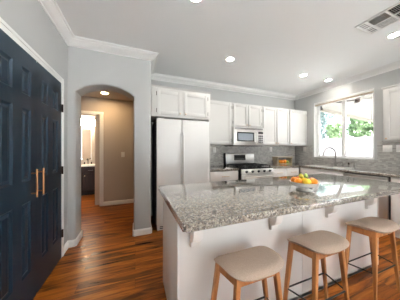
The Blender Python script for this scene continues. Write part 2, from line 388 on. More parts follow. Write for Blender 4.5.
# backsplash
mb = MB(); mb.box(1.225, XW, YB-.01, YB, .914, 1.372)
struct('trim_4', mb, 'splash', 'grey mosaic backsplash behind the range', 'backsplash')
mb = MB(); mb.box(XW-.01, XW, .35, WY0-.045, .914, 1.42).box(XW-.01, XW, WY0-.045, WY1+.03, .914, WZ0-.006).box(XW-.01, XW, WY1+.03, YB-.01, .914, 1.372)
struct('trim_5', mb, 'splash', 'grey brown mosaic backsplash below and beside the window', 'backsplash')

# ------------------------------------------------------------------ navy double doors
def panel_door(name, y0, y1, cols, label, hinge_y, handle_y):
    # front face at x = XL+.006; six raised panels: two columns, three rows
    xf = XL+.018; rows = [(.27, .85), (1.02, 1.59), (1.70, 1.905)]
    t = bmesh.new(); ys = [y0]+[q for c in cols for q in c]+[y1]; zs = [.012]+[q for r in rows for q in r]+[DZ-.004]
    V = {}
    for i, y in enumerate(ys):
        for k, z in enumerate(zs): V[i, k] = t.verts.new((xf, y, z))
    pan = []
    for i in range(len(ys)-1):
        for k in range(len(zs)-1):
            f = t.faces.new((V[i, k], V[i+1, k], V[i+1, k+1], V[i, k+1]))
            if i % 2 == 1 and k % 2 == 1: pan.append(f)
    bmesh.ops.recalc_face_normals(t, faces=t.faces[:])
    if t.faces[0].normal.x < 0: bmesh.ops.reverse_faces(t, faces=t.faces[:])
    for th, dp in ((.014, -.011), (.008, 0), (.018, .008)):
        bmesh.ops.inset_individual(t, faces=pan, thickness=th, depth=dp, use_even_offset=True)
    mb = MB(); mb.merge(t); mb.box(xf-.017, xf-.0125, y0, y1, .012, DZ-.004)
    d = struct(name, mb, 'navy', label, 'door', smooth=False)
    for z in (.295, 1.03, 1.75):
        h = MB(); h.tube([(xf+.012, hinge_y, z-.045), (xf+.012, hinge_y, z+.045)], .008).box(xf-.004, xf+.004, hinge_y-.03, hinge_y+.004, z-.044, z+.044)
        obj('hinge', h, 'bronze', d)
    hb = MB(); hx = xf+.036
    hb.tube([(hx, handle_y, .872), (hx, handle_y, 1.105)], .0075)
    for z in (.905, 1.072): hb.tube([(xf, handle_y, z), (hx, handle_y, z)], .006)
    obj('handle', hb, 'copper', d, label='slim copper bar handle')
    return d
SY = 1.880
panel_door('door_1', DY0+.004, SY-.005, [(1.43, 1.57), (1.675, 1.79)], 'navy six-panel door nearest the camera with copper bar handle', DY0+.002, SY-.078)
panel_door('door_2', SY+.005, DY1-.004, [(1.968, 2.085), (2.188, 2.308)], 'navy six-panel door next to the arch wall, hinges on its right edge', DY1-.002, SY+.027)

# ------------------------------------------------------------------ cabinets
def shaker(mb, axis, f0, a0, a1, z0, z1, out, th=.019, rail=.055, rec=.007):
    """door front in the plane axis=f0, thickness th towards out (+/-1), recessed panel"""
    def b(a, b_, c, d, p, q, bev=.0015):
        lo, hi = sorted((f0+out*p, f0+out*q))
        if axis == 'y': mb.box(a, b_, lo, hi, c, d, bev=bev)
        else: mb.box(lo, hi, a, b_, c, d, bev=bev)
    b(a0, a0+rail, z0, z1, 0, th); b(a1-rail, a1, z0, z1, 0, th)
    b(a0+rail-.001, a1-rail+.001, z0, z0+rail, 0, th); b(a0+rail-.001, a1-rail+.001, z1-rail, z1, 0, th)
    b(a0+rail-.001, a1-rail+.001, z0+rail-.001, z1-rail+.001, 0, th-rec, 0)
    return mb
def knob(axis, x, y, z, out, parent, r=.012):
    mtx = Matrix.Rotation(PI/2*(1 if out < 0 else -1), 4, 'X') if axis == 'y' else Matrix.Rotation(PI/2*out, 4, 'Y')
    return obj('knob', MB().lathe([(0, 0), (.006, 0), (.005, .012), (r, .018), (r, .024), (r*.6, .028), (0, .028)], (x, y, z), 14, mtx), 'brass', parent)
def bar_pull(axis, x, y, z, length, out, parent, m='brass'):
    mb = MB(); o = .03*out; h = length/2
    if axis == 'y':
        mb.tube([(x-h, y+o, z), (x+h, y+o, z)], .0055, 8)
        for q in (-h*.75, h*.75): mb.tube([(x+q, y, z), (x+q, y+o, z)], .0045, 8)
    else:
        mb.tube([(x+o, y-h, z), (x+o, y+h, z)], .0055, 8)
        for q in (-h*.75, h*.75): mb.tube([(x, y+q, z), (x+o, y+q, z)], .0045, 8)
    return obj('pull', mb, m, parent)
def hinge(x, y, z, parent): return obj('hinge', MB().tube([(x, y, z-.03), (x, y, z+.03)], .005, 8), 'bronze', parent)

# over the refrigerator
YF = 2.672
t = thing('wall_cabinet', 'deep white two-door cabinet above the refrigerator', 'cabinet', (.70, 3.0, 1.787), 'upper cabinets')
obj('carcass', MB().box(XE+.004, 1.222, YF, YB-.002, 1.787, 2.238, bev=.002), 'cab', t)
obj('top_moulding', MB().sweep([(XE+.004, YF), (1.222, YF), (1.222, YB-.3)], [(0, 2.238), (.006, 2.238), (.02, 2.262), (0, 2.262)]), 'cab', t)
for (a0, a1, kx, hx) in ((.315, .70, .675, .309), (.745, 1.165, .77, 1.171)):
    d = obj('door', shaker(MB(), 'y', YF, a0, a1, 1.822, 2.195, -1), 'cab', t)
    knob('y', kx, YF-.019, 1.845, -1, d)
    for z in (1.88, 2.14): hinge(hx, YF-.012, z, d)
t = tag(bx('refrigerator_end_panel', 'cab', (1.192, 1.222, YF, YB-.002, 0, 1.787)), 'tall white end panel between refrigerator and counter', 'panel')

# uppers on the back wall
YU = 3.0; ZU0, ZU1 = 1.372, 2.244
def upper(name, x0, x1, z0, doors, label):
    t = thing(name, label, 'cabinet', ((x0+x1)/2, 3.2, z0), 'upper cabinets')
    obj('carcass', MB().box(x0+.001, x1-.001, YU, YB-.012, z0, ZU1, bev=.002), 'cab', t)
    for (a0, a1, ks, hs) in doors:
        d = obj('door', shaker(MB(), 'y', YU, a0, a1, z0+.018, ZU1-.03, -1, rail=.05), 'cab', t)
        kx = a1-.025 if ks > 0 else a0+.025
        knob('y', kx, YU-.019, z0+.05, -1, d)
        hx = a1+.005 if hs > 0 else a0-.005
        for z in (z0+.09, ZU1-.11): hinge(hx, YU-.012, z, d)
    return t
upper('wall_cabinet', 1.226, 1.858, ZU0, [(1.262, 1.830, -1, 1)], 'single-door white wall cabinet between refrigerator and microwave')
upper('wall_cabinet', 1.86, 2.632, 1.742, [(1.885, 2.240, 1, -1), (2.262, 2.608, -1, 1)], 'short white two-door wall cabinet directly above the microwave')
upper('wall_cabinet', 2.634, 3.44, ZU0, [(2.662, 3.035, 1, -1), (3.058, 3.425, -1, 1)], 'white two-door wall cabinet right of the microwave')
upper('wall_cabinet', 3.442, XW-.012, ZU0, [(3.462, 4.03, -1, 1)], 'single-door white wall cabinet in the corner by the window')
# upper on the window wall
XR = 3.74
t = thing('wall_cabinet', 'white wall cabinet on the window wall, at the frame edge', 'cabinet', (3.9, 1.0, ZU0), 'upper cabinets')
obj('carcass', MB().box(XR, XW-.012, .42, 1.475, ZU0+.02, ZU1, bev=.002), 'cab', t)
obj('top_moulding', MB().box(XR-.016, XW-.012, .42, 1.491, ZU1, ZU1+.025, bev=.005), 'cab', t)
for (a0, a1, ky) in ((.97, 1.45, 1.425), (.45, .945, .475)):
    d = obj('door', shaker(MB(), 'x', XR, a0, a1, ZU0+.045, ZU1-.03, -1), 'cab', t); knob('x', XR-.019, ky, ZU0+.075, -1, d)

# ------------------------------------------------------------------ refrigerator
FX0, FX1, FY, FZ = .307, 1.186, 2.64, 1.752
t = thing('refrigerator', 'tall white side-by-side refrigerator beside the arch wall', 'refrigerator', (.75, 3.0, 0))
obj('body', MB().box(FX0+.004, FX1-.004, FY+.075, YB-.03, .02, FZ-.02, bev=.004), 'black', t, label='black case')
fs = .705
for (a0, a1, hx) in ((FX0, fs-.004, fs-.022), (fs+.004, FX1, fs+.022)):
    d = obj('door', MB().box(a0, a1, FY, FY+.068, .1, FZ, bev=.012, seg=3), 'fridge', t)
    hb = MB(); hb.tube([(hx, FY+.002, .62), (hx, FY-.030, .66), (hx, FY-.034, 1.1), (hx, FY-.030, 1.50), (hx, FY+.002, 1.54)], .009, 10)
    obj('handle', hb, 'fridge', d)
gr = MB(); gr.box(FX0+.01, FX1-.01, FY+.03, FY+.07, .012, .092, bev=.004)
g = obj('base_grille', gr, 'fridge', t)
for k in range(2): obj('grille_slot', MB().box(FX0+.05, FX1-.05, FY+.026, FY+.034, .035+.025*k, .045+.025*k), 'gap_shade', g)
obj('hinge_cover', MB().box(FX0+.02, FX0+.12, FY+.02, FY+.09, FZ-.004, FZ+.012, bev=.004), 'fridge', t)

# ------------------------------------------------------------------ microwave
mx0, mx1, my, mz0, mz1 = 1.864, 2.628, 2.955, 1.358, 1.735
t = thing('microwave', 'stainless over-the-range microwave below the short cabinet', 'microwave', (2.25, 3.1, mz0))
obj('body', MB().box(mx0, mx1, my, YB-.014, mz0, mz1, bev=.003), 'steel', t)
dr = obj('door', MB().box(mx0, 2.435, my-.028, my, mz0+.03, mz1-.055, bev=.005), 'steel', t)
obj('door_window', MB().box(mx0+.075, 2.36, my-.031, my-.026, mz0+.085, mz1-.105, bev=.001), 'glassblack', dr)
obj('window_reflection', MB().box(mx0+.095, 2.34, my-.033, my-.0305, mz0+.105, mz1-.125), 'glass_reflection', dr)  # pale panel painted as daylight mirrored in the door glass
hb = MB(); hb.tube([(2.40, my-.028, mz0+.06), (2.40, my-.06, mz0+.075), (2.40, my-.06, mz1-.10), (2.40, my-.028, mz1-.085)], .010, 8)
obj('handle', hb, 'steel', dr)
cp_ = obj('control_panel', MB().box(2.44, mx1, my-.026, my, mz0+.03, mz1-.055, bev=.003), 'steel', t)
obj('display', MB().box(2.475, 2.60, my-.029, my-.024, mz1-.125, mz1-.085), 'display', cp_)
kp = MB()
for i in range(3):
    for k in range(4): kp.box(2.480+i*.042, 2.512+i*.042, my-.029, my-.024, mz0+.06+k*.042, mz0+.09+k*.042, bev=.002)
obj('keypad', kp, 'display', cp_)
vt = MB(); vt.box(mx0, mx1, my-.024, my, mz1-.05, mz1, bev=.004)
v_ = obj('top_vent', vt, 'steel', t)
sl = MB()
for k in range(3): sl.box(mx0+.03, mx1-.03, my-.027, my-.022, mz1-.042+k*.012, mz1-.036+k*.012)
obj('vent_slot', sl, 'gap_shade', v_)
obj('bottom_plate', MB().box(mx0+.01, mx1-.01, my+.01, YB-.02, mz0-.012, mz0+.002), 'black', t)

# ------------------------------------------------------------------ gas range
rx0, rx1, ry, rz = 1.864, 2.626, 2.69, .915
t = thing('gas_range', 'stainless gas range with black cooktop below the microwave', 'range', (2.245, 3.0, 0))
obj('body', MB().box(rx0, rx1, ry, YB-.03, .06, .885, bev=.004), 'black', t)
obj('cooktop', MB().box(rx0-.004, rx1+.004, ry-.005, YB-.09, .885, rz, bev=.006), 'glassblack', t)
cpn = obj('control_panel', MB().prism([(ry, .80), (ry-.05, .80), (ry-.02, .893), (ry, .893)], rx1-rx0, 'x', rx0, bev=.003), 'steel', t)
nrm = Vector((0, -.95, .31)).normalized()
for k in range(5):
    x = rx0+.10+k*.14; q = nrm.to_track_quat('Z', 'Y').to_matrix().to_4x4()
    kb = obj('knob', MB().lathe([(0, 0), (.024, 0), (.024, .008), (.019, .012), (.017, .032), (0, .034)], (x, ry-.037, .846), 16, q), 'black', cpn)
od = obj('oven_door', MB().box(rx0+.004, rx1-.004, ry-.04, ry, .22, .79, bev=.006), 'steel', t)
obj('door_window', MB().box(rx0+.13, rx1-.13, ry-.043, ry-.038, .36, .64, bev=.002), 'glassblack', od)
hb = MB(); hb.tube([(rx0+.05, ry-.085, .745), (rx1-.05, ry-.085, .745)], .013, 10)
for x in (rx0+.08, rx1-.08): hb.tube([(x, ry-.04, .745), (x, ry-.085, .745)], .009, 8)
obj('handle', hb, 'steel', od)
obj('drawer', MB().box(rx0+.004, rx1-.004, ry-.03, ry, .07, .21, bev=.005), 'steel', t)
bgd = obj('backguard', MB().prism([(YB-.115, .90), (YB-.03, .90), (YB-.03, 1.185), (YB-.085, 1.185), (YB-.1, 1.17)], rx1-rx0-.004, 'x', rx0+.002, bev=.004), 'steel', t)
obj('side_cap', MB().prism([(YB-.12, .90), (YB-.03, .90), (YB-.03, 1.19), (YB-.088, 1.19)], .018, 'x', rx0-.018, bev=.002), 'black', bgd)
pl = MB(); pl.prism([(YB-.112, 1.03), (YB-.09, 1.03), (YB-.09, 1.15), (YB-.104, 1.15)], .30, 'x', rx0+.21)
dp = obj('display_panel', pl, 'glassblack', bgd)
kp = MB()
for i in range(8): kp.box(rx0+.235+.032*i, rx0+.255+.032*i, YB-.114, YB-.108, 1.05, 1.062)
obj('keypad', kp, 'nickel', dp)
for bxx, byy, r in ((rx0+.19, ry+.16, .045), (rx0+.19, ry+.41, .036), (rx0+.381, ry+.285, .05), (rx1-.19, ry+.16, .05), (rx1-.19, ry+.41, .036)):
    bc = obj('burner', MB().lathe([(0, 0), (r, 0), (r, .008), (r*.8, .012), (r*.8, .02), (0, .022)], (bxx, byy, rz), 20), 'iron', t)
for gx0, gx1 in ((rx0+.02, rx0+.265), (rx0+.27, rx0+.492), (rx0+.497, rx1-.02)):
    g = MB(); z0, z1 = rz+.028, rz+.042
    for x in (gx0, gx1-.014): g.box(x, x+.014, ry+.03, ry+.53, z0, z1)
    for y in (ry+.03, ry+.155, ry+.28, ry+.40, ry+.516): g.box(gx0, gx1, y, y+.014, z0, z1)
    xm = (gx0+gx1)/2; g.box(xm-.007, xm+.007, ry+.03, ry+.53, z0, z1)
    for x in (gx0, gx1-.014):
        for y in (ry+.03, ry+.516): g.box(x, x+.014, y, y+.014, rz-.001, z1)
    obj('grate', g, 'iron', t)

# ------------------------------------------------------------------ base cabinets
def base_y(x0, x1, layout, label, yb=2.745):
    t = thing('base_cabinet', label, 'cabinet', ((x0+x1)/2, 3.0, 0), 'base cabinets')
    obj('carcass', MB().box(x0+.001, x1-.001, yb, YB-.012, .1, .872), 'base', t)
    obj('toe_kick', MB().box(x0+.001, x1-.001, yb+.06, YB-.012, 0, .1), 'base', t)
    for kind, a0, a1, z0, z1 in layout:
        if kind == 'drawer':
            d = obj('drawer', MB().box(a0, a1, yb-.019, yb, z0, z1, bev=.003), 'base', t); bar_pull('y', (a0+a1)/2, yb-.019, (z0+z1)/2, .16, -1, d)
        else:
            d = obj('door', shaker(MB(), 'y', yb, a0, a1, z0, z1, -1), 'base', t); bar_pull('y', (a0+a1)/2, yb-.019, z1-.04, .12, -1, d)
    return t
base_y(1.226, 1.842, [('drawer', 1.25, 1.835, .70, .855), ('door', 1.25, 1.54, .12, .68), ('door', 1.55, 1.835, .12, .68)], 'white base cabinet with drawer between refrigerator and range')
base_y(2.634, 3.06, [('drawer', 2.65, 3.05, .70, .855), ('door', 2.65, 3.05, .12, .68)], 'white base cabinet with drawer just right of the range')
base_y(3.062, 3.445, [('drawer', 3.075, 3.43, .70, .855), ('door', 3.075, 3.43, .12, .68)], 'white base cabinet with drawer in the corner below the fruit shelf')
XB = 3.468
def base_x(y0, y1, layout, label):
    t = thing('base_cabinet', label, 'cabinet', (3.75, (y0+y1)/2, 0), 'base cabinets')
    mb = MB(); mb.box(XB, XB+.02, y0+.001, y1-.001, .1, .872).box(XB+.02, XW-.012, y0+.001, y0+.019, .1, .872).box(XB+.02, XW-.012, y1-.019, y1-.001, .1, .872).box(XB+.02, XW-.012, y0+.019, y1-.019, .1, .118)
    obj('carcass', mb, 'base', t)
    obj('toe_kick', MB().box(XB+.06, XW-.012, y0+.001, y1-.001, 0, .1), 'base', t)
    for kind, a0, a1, z0, z1 in layout:
        if kind == 'door':
            d = obj('door', shaker(MB(), 'x', XB, a0, a1, z0, z1, -1), 'base', t); bar_pull('x', XB-.019, (a0+a1)/2, z1-.04, .12, -1, d)
        else:
            d = obj('drawer', MB().box(XB-.019, XB, a0, a1, z0, z1, bev=.003), 'base', t)
            if kind == 'drawer': bar_pull('x', XB-.019, (a0+a1)/2, (z0+z1)/2, .16, -1, d)
    return t
DW0, DW1 = 1.288, 1.872
base_x(DW1+.002, 2.72, [('false', 1.89, 2.69, .70, .855), ('door', 1.89, 2.285, .12, .68), ('door', 2.295, 2.69, .12, .68)], 'white base cabinet under the kitchen sink')
base_x(.42, DW0-.002, [('drawer', .45, .86, .70, .855), ('drawer', .87, 1.27, .70, .855), ('door', .45, .86, .12, .68), ('door', .87, 1.27, .12, .68)], 'white base cabinet right of the dishwasher')

t = thing('dishwasher', 'stainless dishwasher under the counter right of the sink', 'dishwasher', (3.75, 1.58, 0))
obj('tub', MB().box(XB+.01, XW-.02, DW0+.003, DW1-.003, .02, .868), 'black', t, label='black tub and side gap')
d = obj('door', MB().box(XB-.028, XB+.012, DW0+.016, DW1-.006, .11, .812, bev=.006), 'steel', t)
obj('control_panel', MB().box(XB-.026, XB+.012, DW0+.016, DW1-.006, .814, .856, bev=.004), 'steel', t)
hb = MB(); hb.tube([(XB-.062, DW0+.06, .785), (XB-.062, DW1-.05, .785)], .010, 8)
for y in (DW0+.09, DW1-.08): hb.tube([(XB-.028, y, .785), (XB-.062, y, .785)], .007, 8)
obj('handle', hb, 'steel', d)
obj('kick_plate', MB().box(XB+.03, XB+.05, DW0+.01, DW1-.01, .005, .105), 'black', t)

# ------------------------------------------------------------------ countertops
CT0, CT1 = .874, .914
YCF, XCF = 2.715, 3.44
tag(obj('countertop', MB().box(1.224, 1.844, YCF, YB-.011, CT0, CT1, bev=.008, seg=3), 'granite'), 'short granite countertop between refrigerator and range', 'countertop')
# L-shaped top with the sink cut-out
SK = (3.545, 3.90, 1.95, 2.66)
mb = MB(); t_ = bmesh.new()
xs = [2.634, XCF, SK[0], SK[1], XW-.011]; ys = [.40, SK[2], SK[3], YCF, YB-.011]
V = {(i, j): t_.verts.new((x, y, CT1)) for i, x in enumerate(xs) for j, y in enumerate(ys)}
fs_ = []
for i in range(4):
    for j in range(4):
        if (i == 0 and j < 3) or (i == 2 and j == 1): continue
        fs_.append(t_.faces.new((V[i, j], V[i+1, j], V[i+1, j+1], V[i, j+1])))
for v in [v for v in t_.verts if not v.link_faces]: t_.verts.remove(v)
r = bmesh.ops.extrude_face_region(t_, geom=fs_)
for g in r['geom']:
    if isinstance(g, bmesh.types.BMVert): g.co.z = CT0
bmesh.ops.recalc_face_normals(t_, faces=t_.faces[:])
ed = [e for e in t_.edges if len(e.link_faces) == 2 and e.calc_face_angle(0) > .7 and e.verts[0].co.z > CT1-.001 and e.verts[1].co.z > CT1-.001]
bmesh.ops.bevel(t_, geom=ed, offset=.008, segments=3, profile=.5, affect='EDGES')
mb.merge(t_)
tag(obj('countertop', mb, 'granite'), 'L-shaped granite countertop running from range to window and sink', 'countertop')

# sink
t = thing('kitchen_sink', 'white double-basin sink set in the counter under the window', 'sink', (3.72, 2.3, CT1))
def basin(y0, y1):
    mb = MB(); x0, x1 = SK[0]+.002, SK[1]-.002; zb, w = .72, .012
    mb.box(x0, x1, y0, y1, zb-.012, zb).box(x0, x0+w, y0, y1, zb, CT1-.004).box(x1-w, x1, y0, y1, zb, CT1-.004).box(x0+w, x1-w, y0, y0+w, zb, CT1-.004).box(x0+w, x1-w, y1-w, y1, zb, CT1-.004); return mb
for y0, y1 in ((SK[2]+.002, 2.303), (2.305, SK[3]-.002)):
    b_ = obj('basin', basin(y0, y1), 'ceramic', t)
    obj('drain', MB().lathe([(0, .004), (.03, .004), (.04, .001), (.04, 0)], ((SK[0]+SK[1])/2, (y0+y1)/2, .72), 20), 'chrome', b_)
rim = MB(); x0, x1, y0, y1 = SK[0]-.012, SK[1]+.012, SK[2]-.012, SK[3]+.012
rim.box(x0, x0+.018, y0, y1, CT1, CT1+.008, bev=.003).box(x1-.018, x1, y0, y1, CT1, CT1+.008, bev=.003).box(x0, x1, y0, y0+.018, CT1, CT1+.008, bev=.003).box(x0, x1, y1-.018, y1, CT1, CT1+.008, bev=.003)
obj('rim', rim, 'ceramic', t)
# faucet
fb = (3.955, 2.29)
t = thing('faucet', 'tall chrome gooseneck faucet behind the sink', 'faucet', (*fb, CT1))
obj('base', MB().lathe([(0, 0), (.032, 0), (.032, .012), (.022, .02), (.019, .07), (.016, .09), (0, .09)], (*fb, CT1), 20), 'nickel', t)
pts = [(fb[0], fb[1], CT1+.085), (fb[0], fb[1], CT1+.27)]
dx, dy, R_ = -.93, .36, .125
for k in range(1, 13):
    a = PI*k/12; q = R_*(1-math.cos(a)); pts.append((fb[0]+dx*q, fb[1]+dy*q, CT1+.27+R_*math.sin(a)))
pts.append((pts[-1][0], pts[-1][1], CT1+.235))
obj('spout', MB().tube(pts, [.0135]*(len(pts)-2)+[.015, .018], 12), 'nickel', t)
obj('lever', MB().tube([(fb[0], fb[1], CT1+.055), (fb[0]-.02, fb[1]-.05, CT1+.07), (fb[0]-.03, fb[1]-.10, CT1+.10)], [.011, .008, .006], 10), 'nickel', t)
for nm, y, hh, lb, ct in (('soap_dispenser', 2.16, .085, 'chrome soap dispenser pump just right of the faucet', 'soap dispenser'), ('side_sprayer', 2.06, .10, 'dark sink sprayer between soap dispenser and filter tap', 'sprayer'), ('filter_tap', 1.97, .11, 'short chrome water tap rightmost behind the sink', 'tap')):
    t = thing(nm, lb, ct, (3.965, y, CT1))
    obj('base', MB().lathe([(0, 0), (.022, 0), (.022, .008), (.012, .014), (.011, hh*.6), (0, hh*.6)], (3.965, y, CT1), 16), 'nickel', t)
    if nm == 'side_sprayer': obj('head', MB().lathe([(0, hh*.6), (.016, hh*.6), (.014, hh*.9), (.01, hh), (0, hh)], (3.965, y, CT1), 14), 'black', t)
    else: obj('nozzle', MB().tube([(3.965, y, CT1+hh*.58), (3.965, y, CT1+hh), (3.94, y+.01, CT1+hh+.008), (3.90, y+.02, CT1+hh-.008)], .008, 8), 'nickel', t)

# ------------------------------------------------------------------ island
IX0, IX1, IY0, IY1 = .25, 2.50, 1.03, 1.64
t = thing('kitchen_island', 'long white kitchen island with corbels under its granite top', 'kitchen island', (1.37, 1.33, 0))
obj('body', MB().box(IX0, IX1, IY0, IY1, 0, CT0-.001, bev=.003), 'base', t)
for x in (IX0, IX1): obj('corner_post', MB().box(x-.006, x+.006, IY0-.006, IY0+.01, .0, CT0-.002, bev=.002), 'base', t)
obj('seam_batten', MB().box(1.334, 1.342, IY0-.004, IY0+.002, .03, CT0-.01, bev=.001), 'base', t)
sh = MB(); sh.sweep([(IX0, IY1), (IX0, IY0), (IX1, IY0), (IX1, IY1)], [(-.012, 0), (0, 0), (0, .03), (-.012, .018)][::-1])
obj('shoe_moulding', sh, 'base', t)
pr = [(IY0, CT0-.002), (IY0-.185, CT0-.002), (IY0-.185, CT0-.03), (IY0-.175, CT0-.038)]
for k in range(8):
    a = PI/2*k/7; pr.append((IY0-.17+.095*math.sin(a)*1.0, CT0-.04-.07*(1-math.cos(a))))
for k in range(1, 7):
    a = PI/2*k/6; pr.append((IY0-.075+.050*(1-math.cos(a)), CT0-.11-.075*math.sin(a)))
pr += [(IY0-.025, CT0-.222), (IY0, CT0-.228)]
for x in (.358, 1.005, 1.66, 2.287):
    obj('corbel', MB().prism(pr, .062, 'x', x-.031, bev=.003), 'base', t)
# granite top with rounded corners
def rounded_rect(x0, x1, y0, y1, r, n=8):
    out = []
    for cx_, cy_, a0_ in ((x1-r, y1-r, 0), (x0+r, y1-r, PI/2), (x0+r, y0+r, PI), (x1-r, y0+r, 1.5*PI)):
        for k in range(n+1):
            a = a0_+PI/2*k/n; out.append((cx_+r*math.cos(a), cy_+r*math.sin(a)))
    return out
t_ = bmesh.new(); pl = rounded_rect(.212, 2.63, .765, 1.68, .014)
lo = [t_.verts.new((x, y, CT0)) for x, y in pl]; hi = [t_.verts.new((x, y, CT1)) for x, y in pl]
t_.faces.new(lo[::-1]); t_.faces.new(hi)
for i in range(len(pl)): j = (i+1) % len(pl); t_.faces.new((lo[i], lo[j], hi[j], hi[i]))
ed = [e for e in t_.edges if abs(e.verts[0].co.z-e.verts[1].co.z) < 1e-5]
bmesh.ops.bevel(t_, geom=ed, offset=.013, segments=4, profile=.5, affect='EDGES')
tag(obj('island_countertop', MB().merge(t_), 'granite'), 'long polished granite top of the kitchen island', 'countertop')

# ------------------------------------------------------------------ stools
SG = 'saddle-seat counter stools along the island'
def make_stool(label):
    t = thing('bar_stool', label, 'stool', (0, 0, 0), SG)
    # saddle seat: dips across x, rolls down at the front (-y)
    nu, nv = 28, 20; hw_, hd = .199, .141; b = bmesh.new(); th = .047
    def out(u, v):
        # square [-1,1]^2 to rounded outline
        p = 3.8; k = (abs(u)**p+abs(v)**p)**(1/p); m_ = max(abs(u), abs(v)); s_ = (m_/k) if k > 1e-9 else 1
        x, y = u*s_*hw_, v*s_*hd
        x *= 1+.062*v
        return x, y
    def top(x, y):
        z = .615+.013*(x/hw_)**2-.023*(y/hd)**2-.017*(y/hd)
        return z
    T, Bt = {}, {}
    for i in range(nu+1):
        for j in range(nv+1):
            u, v = -1+2*i/nu, -1+2*j/nv; x, y = out(u, v); e = max(abs(u), abs(v)); dr = .020*max(0, (e-.74)/.26)**2.2
            T[i, j] = b.verts.new((x, y, top(x, y)-dr))
            Bt[i, j] = b.verts.new((x*.965, y*.955, top(x, y)-th+dr*.8))
    for i in range(nu):
        for j in range(nv):
            b.faces.new((T[i, j], T[i+1, j], T[i+1, j+1], T[i, j+1])); b.faces.new((Bt[i, j+1], Bt[i+1, j+1], Bt[i+1, j], Bt[i, j]))
    ring = [(i, 0) for i in range(nu)]+[(nu, j) for j in range(nv)]+[(i, nv) for i in range(nu, 0, -1)]+[(0, j) for j in range(nv, 0, -1)]
    for q, w in zip(ring, ring[1:]+ring[:1]): b.faces.new((Bt[q], Bt[w], T[w], T[q]))
    bmesh.ops.recalc_face_normals(b, faces=b.faces[:])
    obj('seat', MB().merge(b), 'fabric', t, label='beige padded saddle seat')
    tops = {(-1, 1): (-.164, .086), (1, 1): (.164, .086), (-1, -1): (-.132, -.074), (1, -1): (.132, -.074)}
    feet = {(-1, 1): (-.252, .087), (1, 1): (.240, .087), (-1, -1): (-.185, -.10), (1, -1): (.195, -.10)}
    zt = .578
    def at(k, z):
        a, f_ = Vector((*tops[k], zt)), Vector((*feet[k], 0)); s_ = z/zt; return f_.lerp(a, s_)
    for k in tops:
        lg = bmesh.new(); rings = []
        for z, w in ((0, .0095), (.3, .0125), (zt, .0155)):
            p = at(k, z); rings.append([lg.verts.new((p.x+sx_*w, p.y+sy_*w, z)) for sx_, sy_ in ((-1, -1), (1, -1), (1, 1), (-1, 1))])
        for q, w in zip(rings, rings[1:]):
            for i in range(4): lg.faces.new((q[i], q[(i+1) % 4], w[(i+1) % 4], w[i]))
        lg.faces.new(rings[0][::-1]); lg.faces.new(rings[-1])
        bmesh.ops.bevel(lg, geom=[e for e in lg.edges if abs(e.verts[0].co.z-e.verts[1].co.z) > .1], offset=.005, segments=2, profile=.5, affect='EDGES')
        obj('leg', MB().merge(lg), 'oak', t)
    for (k1, k2) in (((-1, 1), (-1, -1)), ((1, 1), (1, -1)), ((-1, 1), (1, 1)), ((-1, -1), (1, -1))):
        z0, z1 = .525, .572; a, c_ = at(k1, .55), at(k2, .55); d_ = (c_-a).normalized(); n_ = Vector((-d_.y, d_.x, 0))*.009
        rl = bmesh.new(); q = [rl.verts.new((p.x+s_*n_.x, p.y+s_*n_.y, z)) for p in (a, c_) for s_ in (-1, 1) for z in (z0, z1)]
        bmesh.ops.convex_hull(rl, input=rl.verts[:]); obj('apron', MB().merge(rl), 'oak', t)
    zf = .235; P = [at(k, zf) for k in ((-1, -1), (1, -1), (1, 1), (-1, 1))]
    for p, q in zip(P, P[1:]+P[:1]): obj('footrest_bar', MB().tube([p, q], .0055, 8), 'black', t)
    return t
st = make_stool('beige saddle-seat oak stool under the near left corner of the granite top')
s2 = copy_tree(st); s3 = copy_tree(st)
s2['label'] = 'beige saddle-seat oak stool in the middle of the three at the island'
s3['label'] = 'beige saddle-seat oak stool at the far right end of the island'
for o, x, y, a in ((st, .651, .852, 0), (s2, 1.272, .855, 0), (s3, 2.018, .868, 0)):
    o.location = (x, y, 0); o.rotation_euler = (0, 0, math.radians(a))

# ------------------------------------------------------------------ fruit bowl on the island
fc = (1.389, 1.054); zc = CT1
bo = thing('fruit_bowl', 'white pedestal bowl heaped with fruit on the island', 'bowl', (*fc, zc))
obj('dish', MB().lathe([(0, .026), (.04, .026), (.075, .034), (.102, .050), (.116, .072), (.119, .074), (.112, .074), (.098, .056), (.07, .042), (.03, .036), (0, .036)], (*fc, zc), 40), 'ceramic', bo)
obj('foot', MB().lathe([(0, 0), (.062, 0), (.063, .004), (.05, .010), (.036, .018), (.036, .028), (0, .028)], (*fc, zc), 36), 'ceramic', bo)
# picture-facing axes on the table: right along (.93,-.36), towards the camera (-.36,-.93)... used only to spread the heap
FG = 'fruit in the white pedestal bowl'
def fruit(nm, m, c, r, label, sz=1.0, sx=1.0, group=FG, stem_=True, cat=None):
    t = thing(nm, label, cat or nm.replace('_', ' '), c, group)
    prof = [(0, -r*sz)]
    for k in range(1, 10):
        a = -PI/2+PI*k/10; rr_ = r*sx*math.cos(a); z = r*sz*math.sin(a)
        if nm == 'pear': rr_ *= (1-.32*max(0, math.sin(a))); z *= (1.25 if z > 0 else 1)
        if nm == 'lemon' and k in (1, 9): rr_ *= .55
        prof.append((rr_, z))
    prof.append((0, r*sz*(1.25 if nm == 'pear' else .93)))
    obj('flesh', MB().lathe(prof, c, 18), m, t)
    zt = c[2]+r*sz*(1.25 if nm == 'pear' else .93)
    obj('stem', MB().tube([(c[0], c[1], zt-.003), (c[0]+.002, c[1], zt+(.012 if nm == 'pear' else .004))], .0022, 6), 'bark', t)
    return t
zb = zc+.046
def P3(dx, dy, dz): return (fc[0]+dx, fc[1]+dy, zb+dz)
fruit('orange', 'orange', P3(-.072, -.002, .034), .030, 'orange at the left end of the white pedestal bowl')
fruit('orange', 'lemon', P3(-.036, -.056, .034), .031, 'golden orange at the front left of the pedestal bowl')
fruit('orange', 'orange', P3(.030, -.066, .034), .029, 'orange at the front middle of the pedestal bowl')
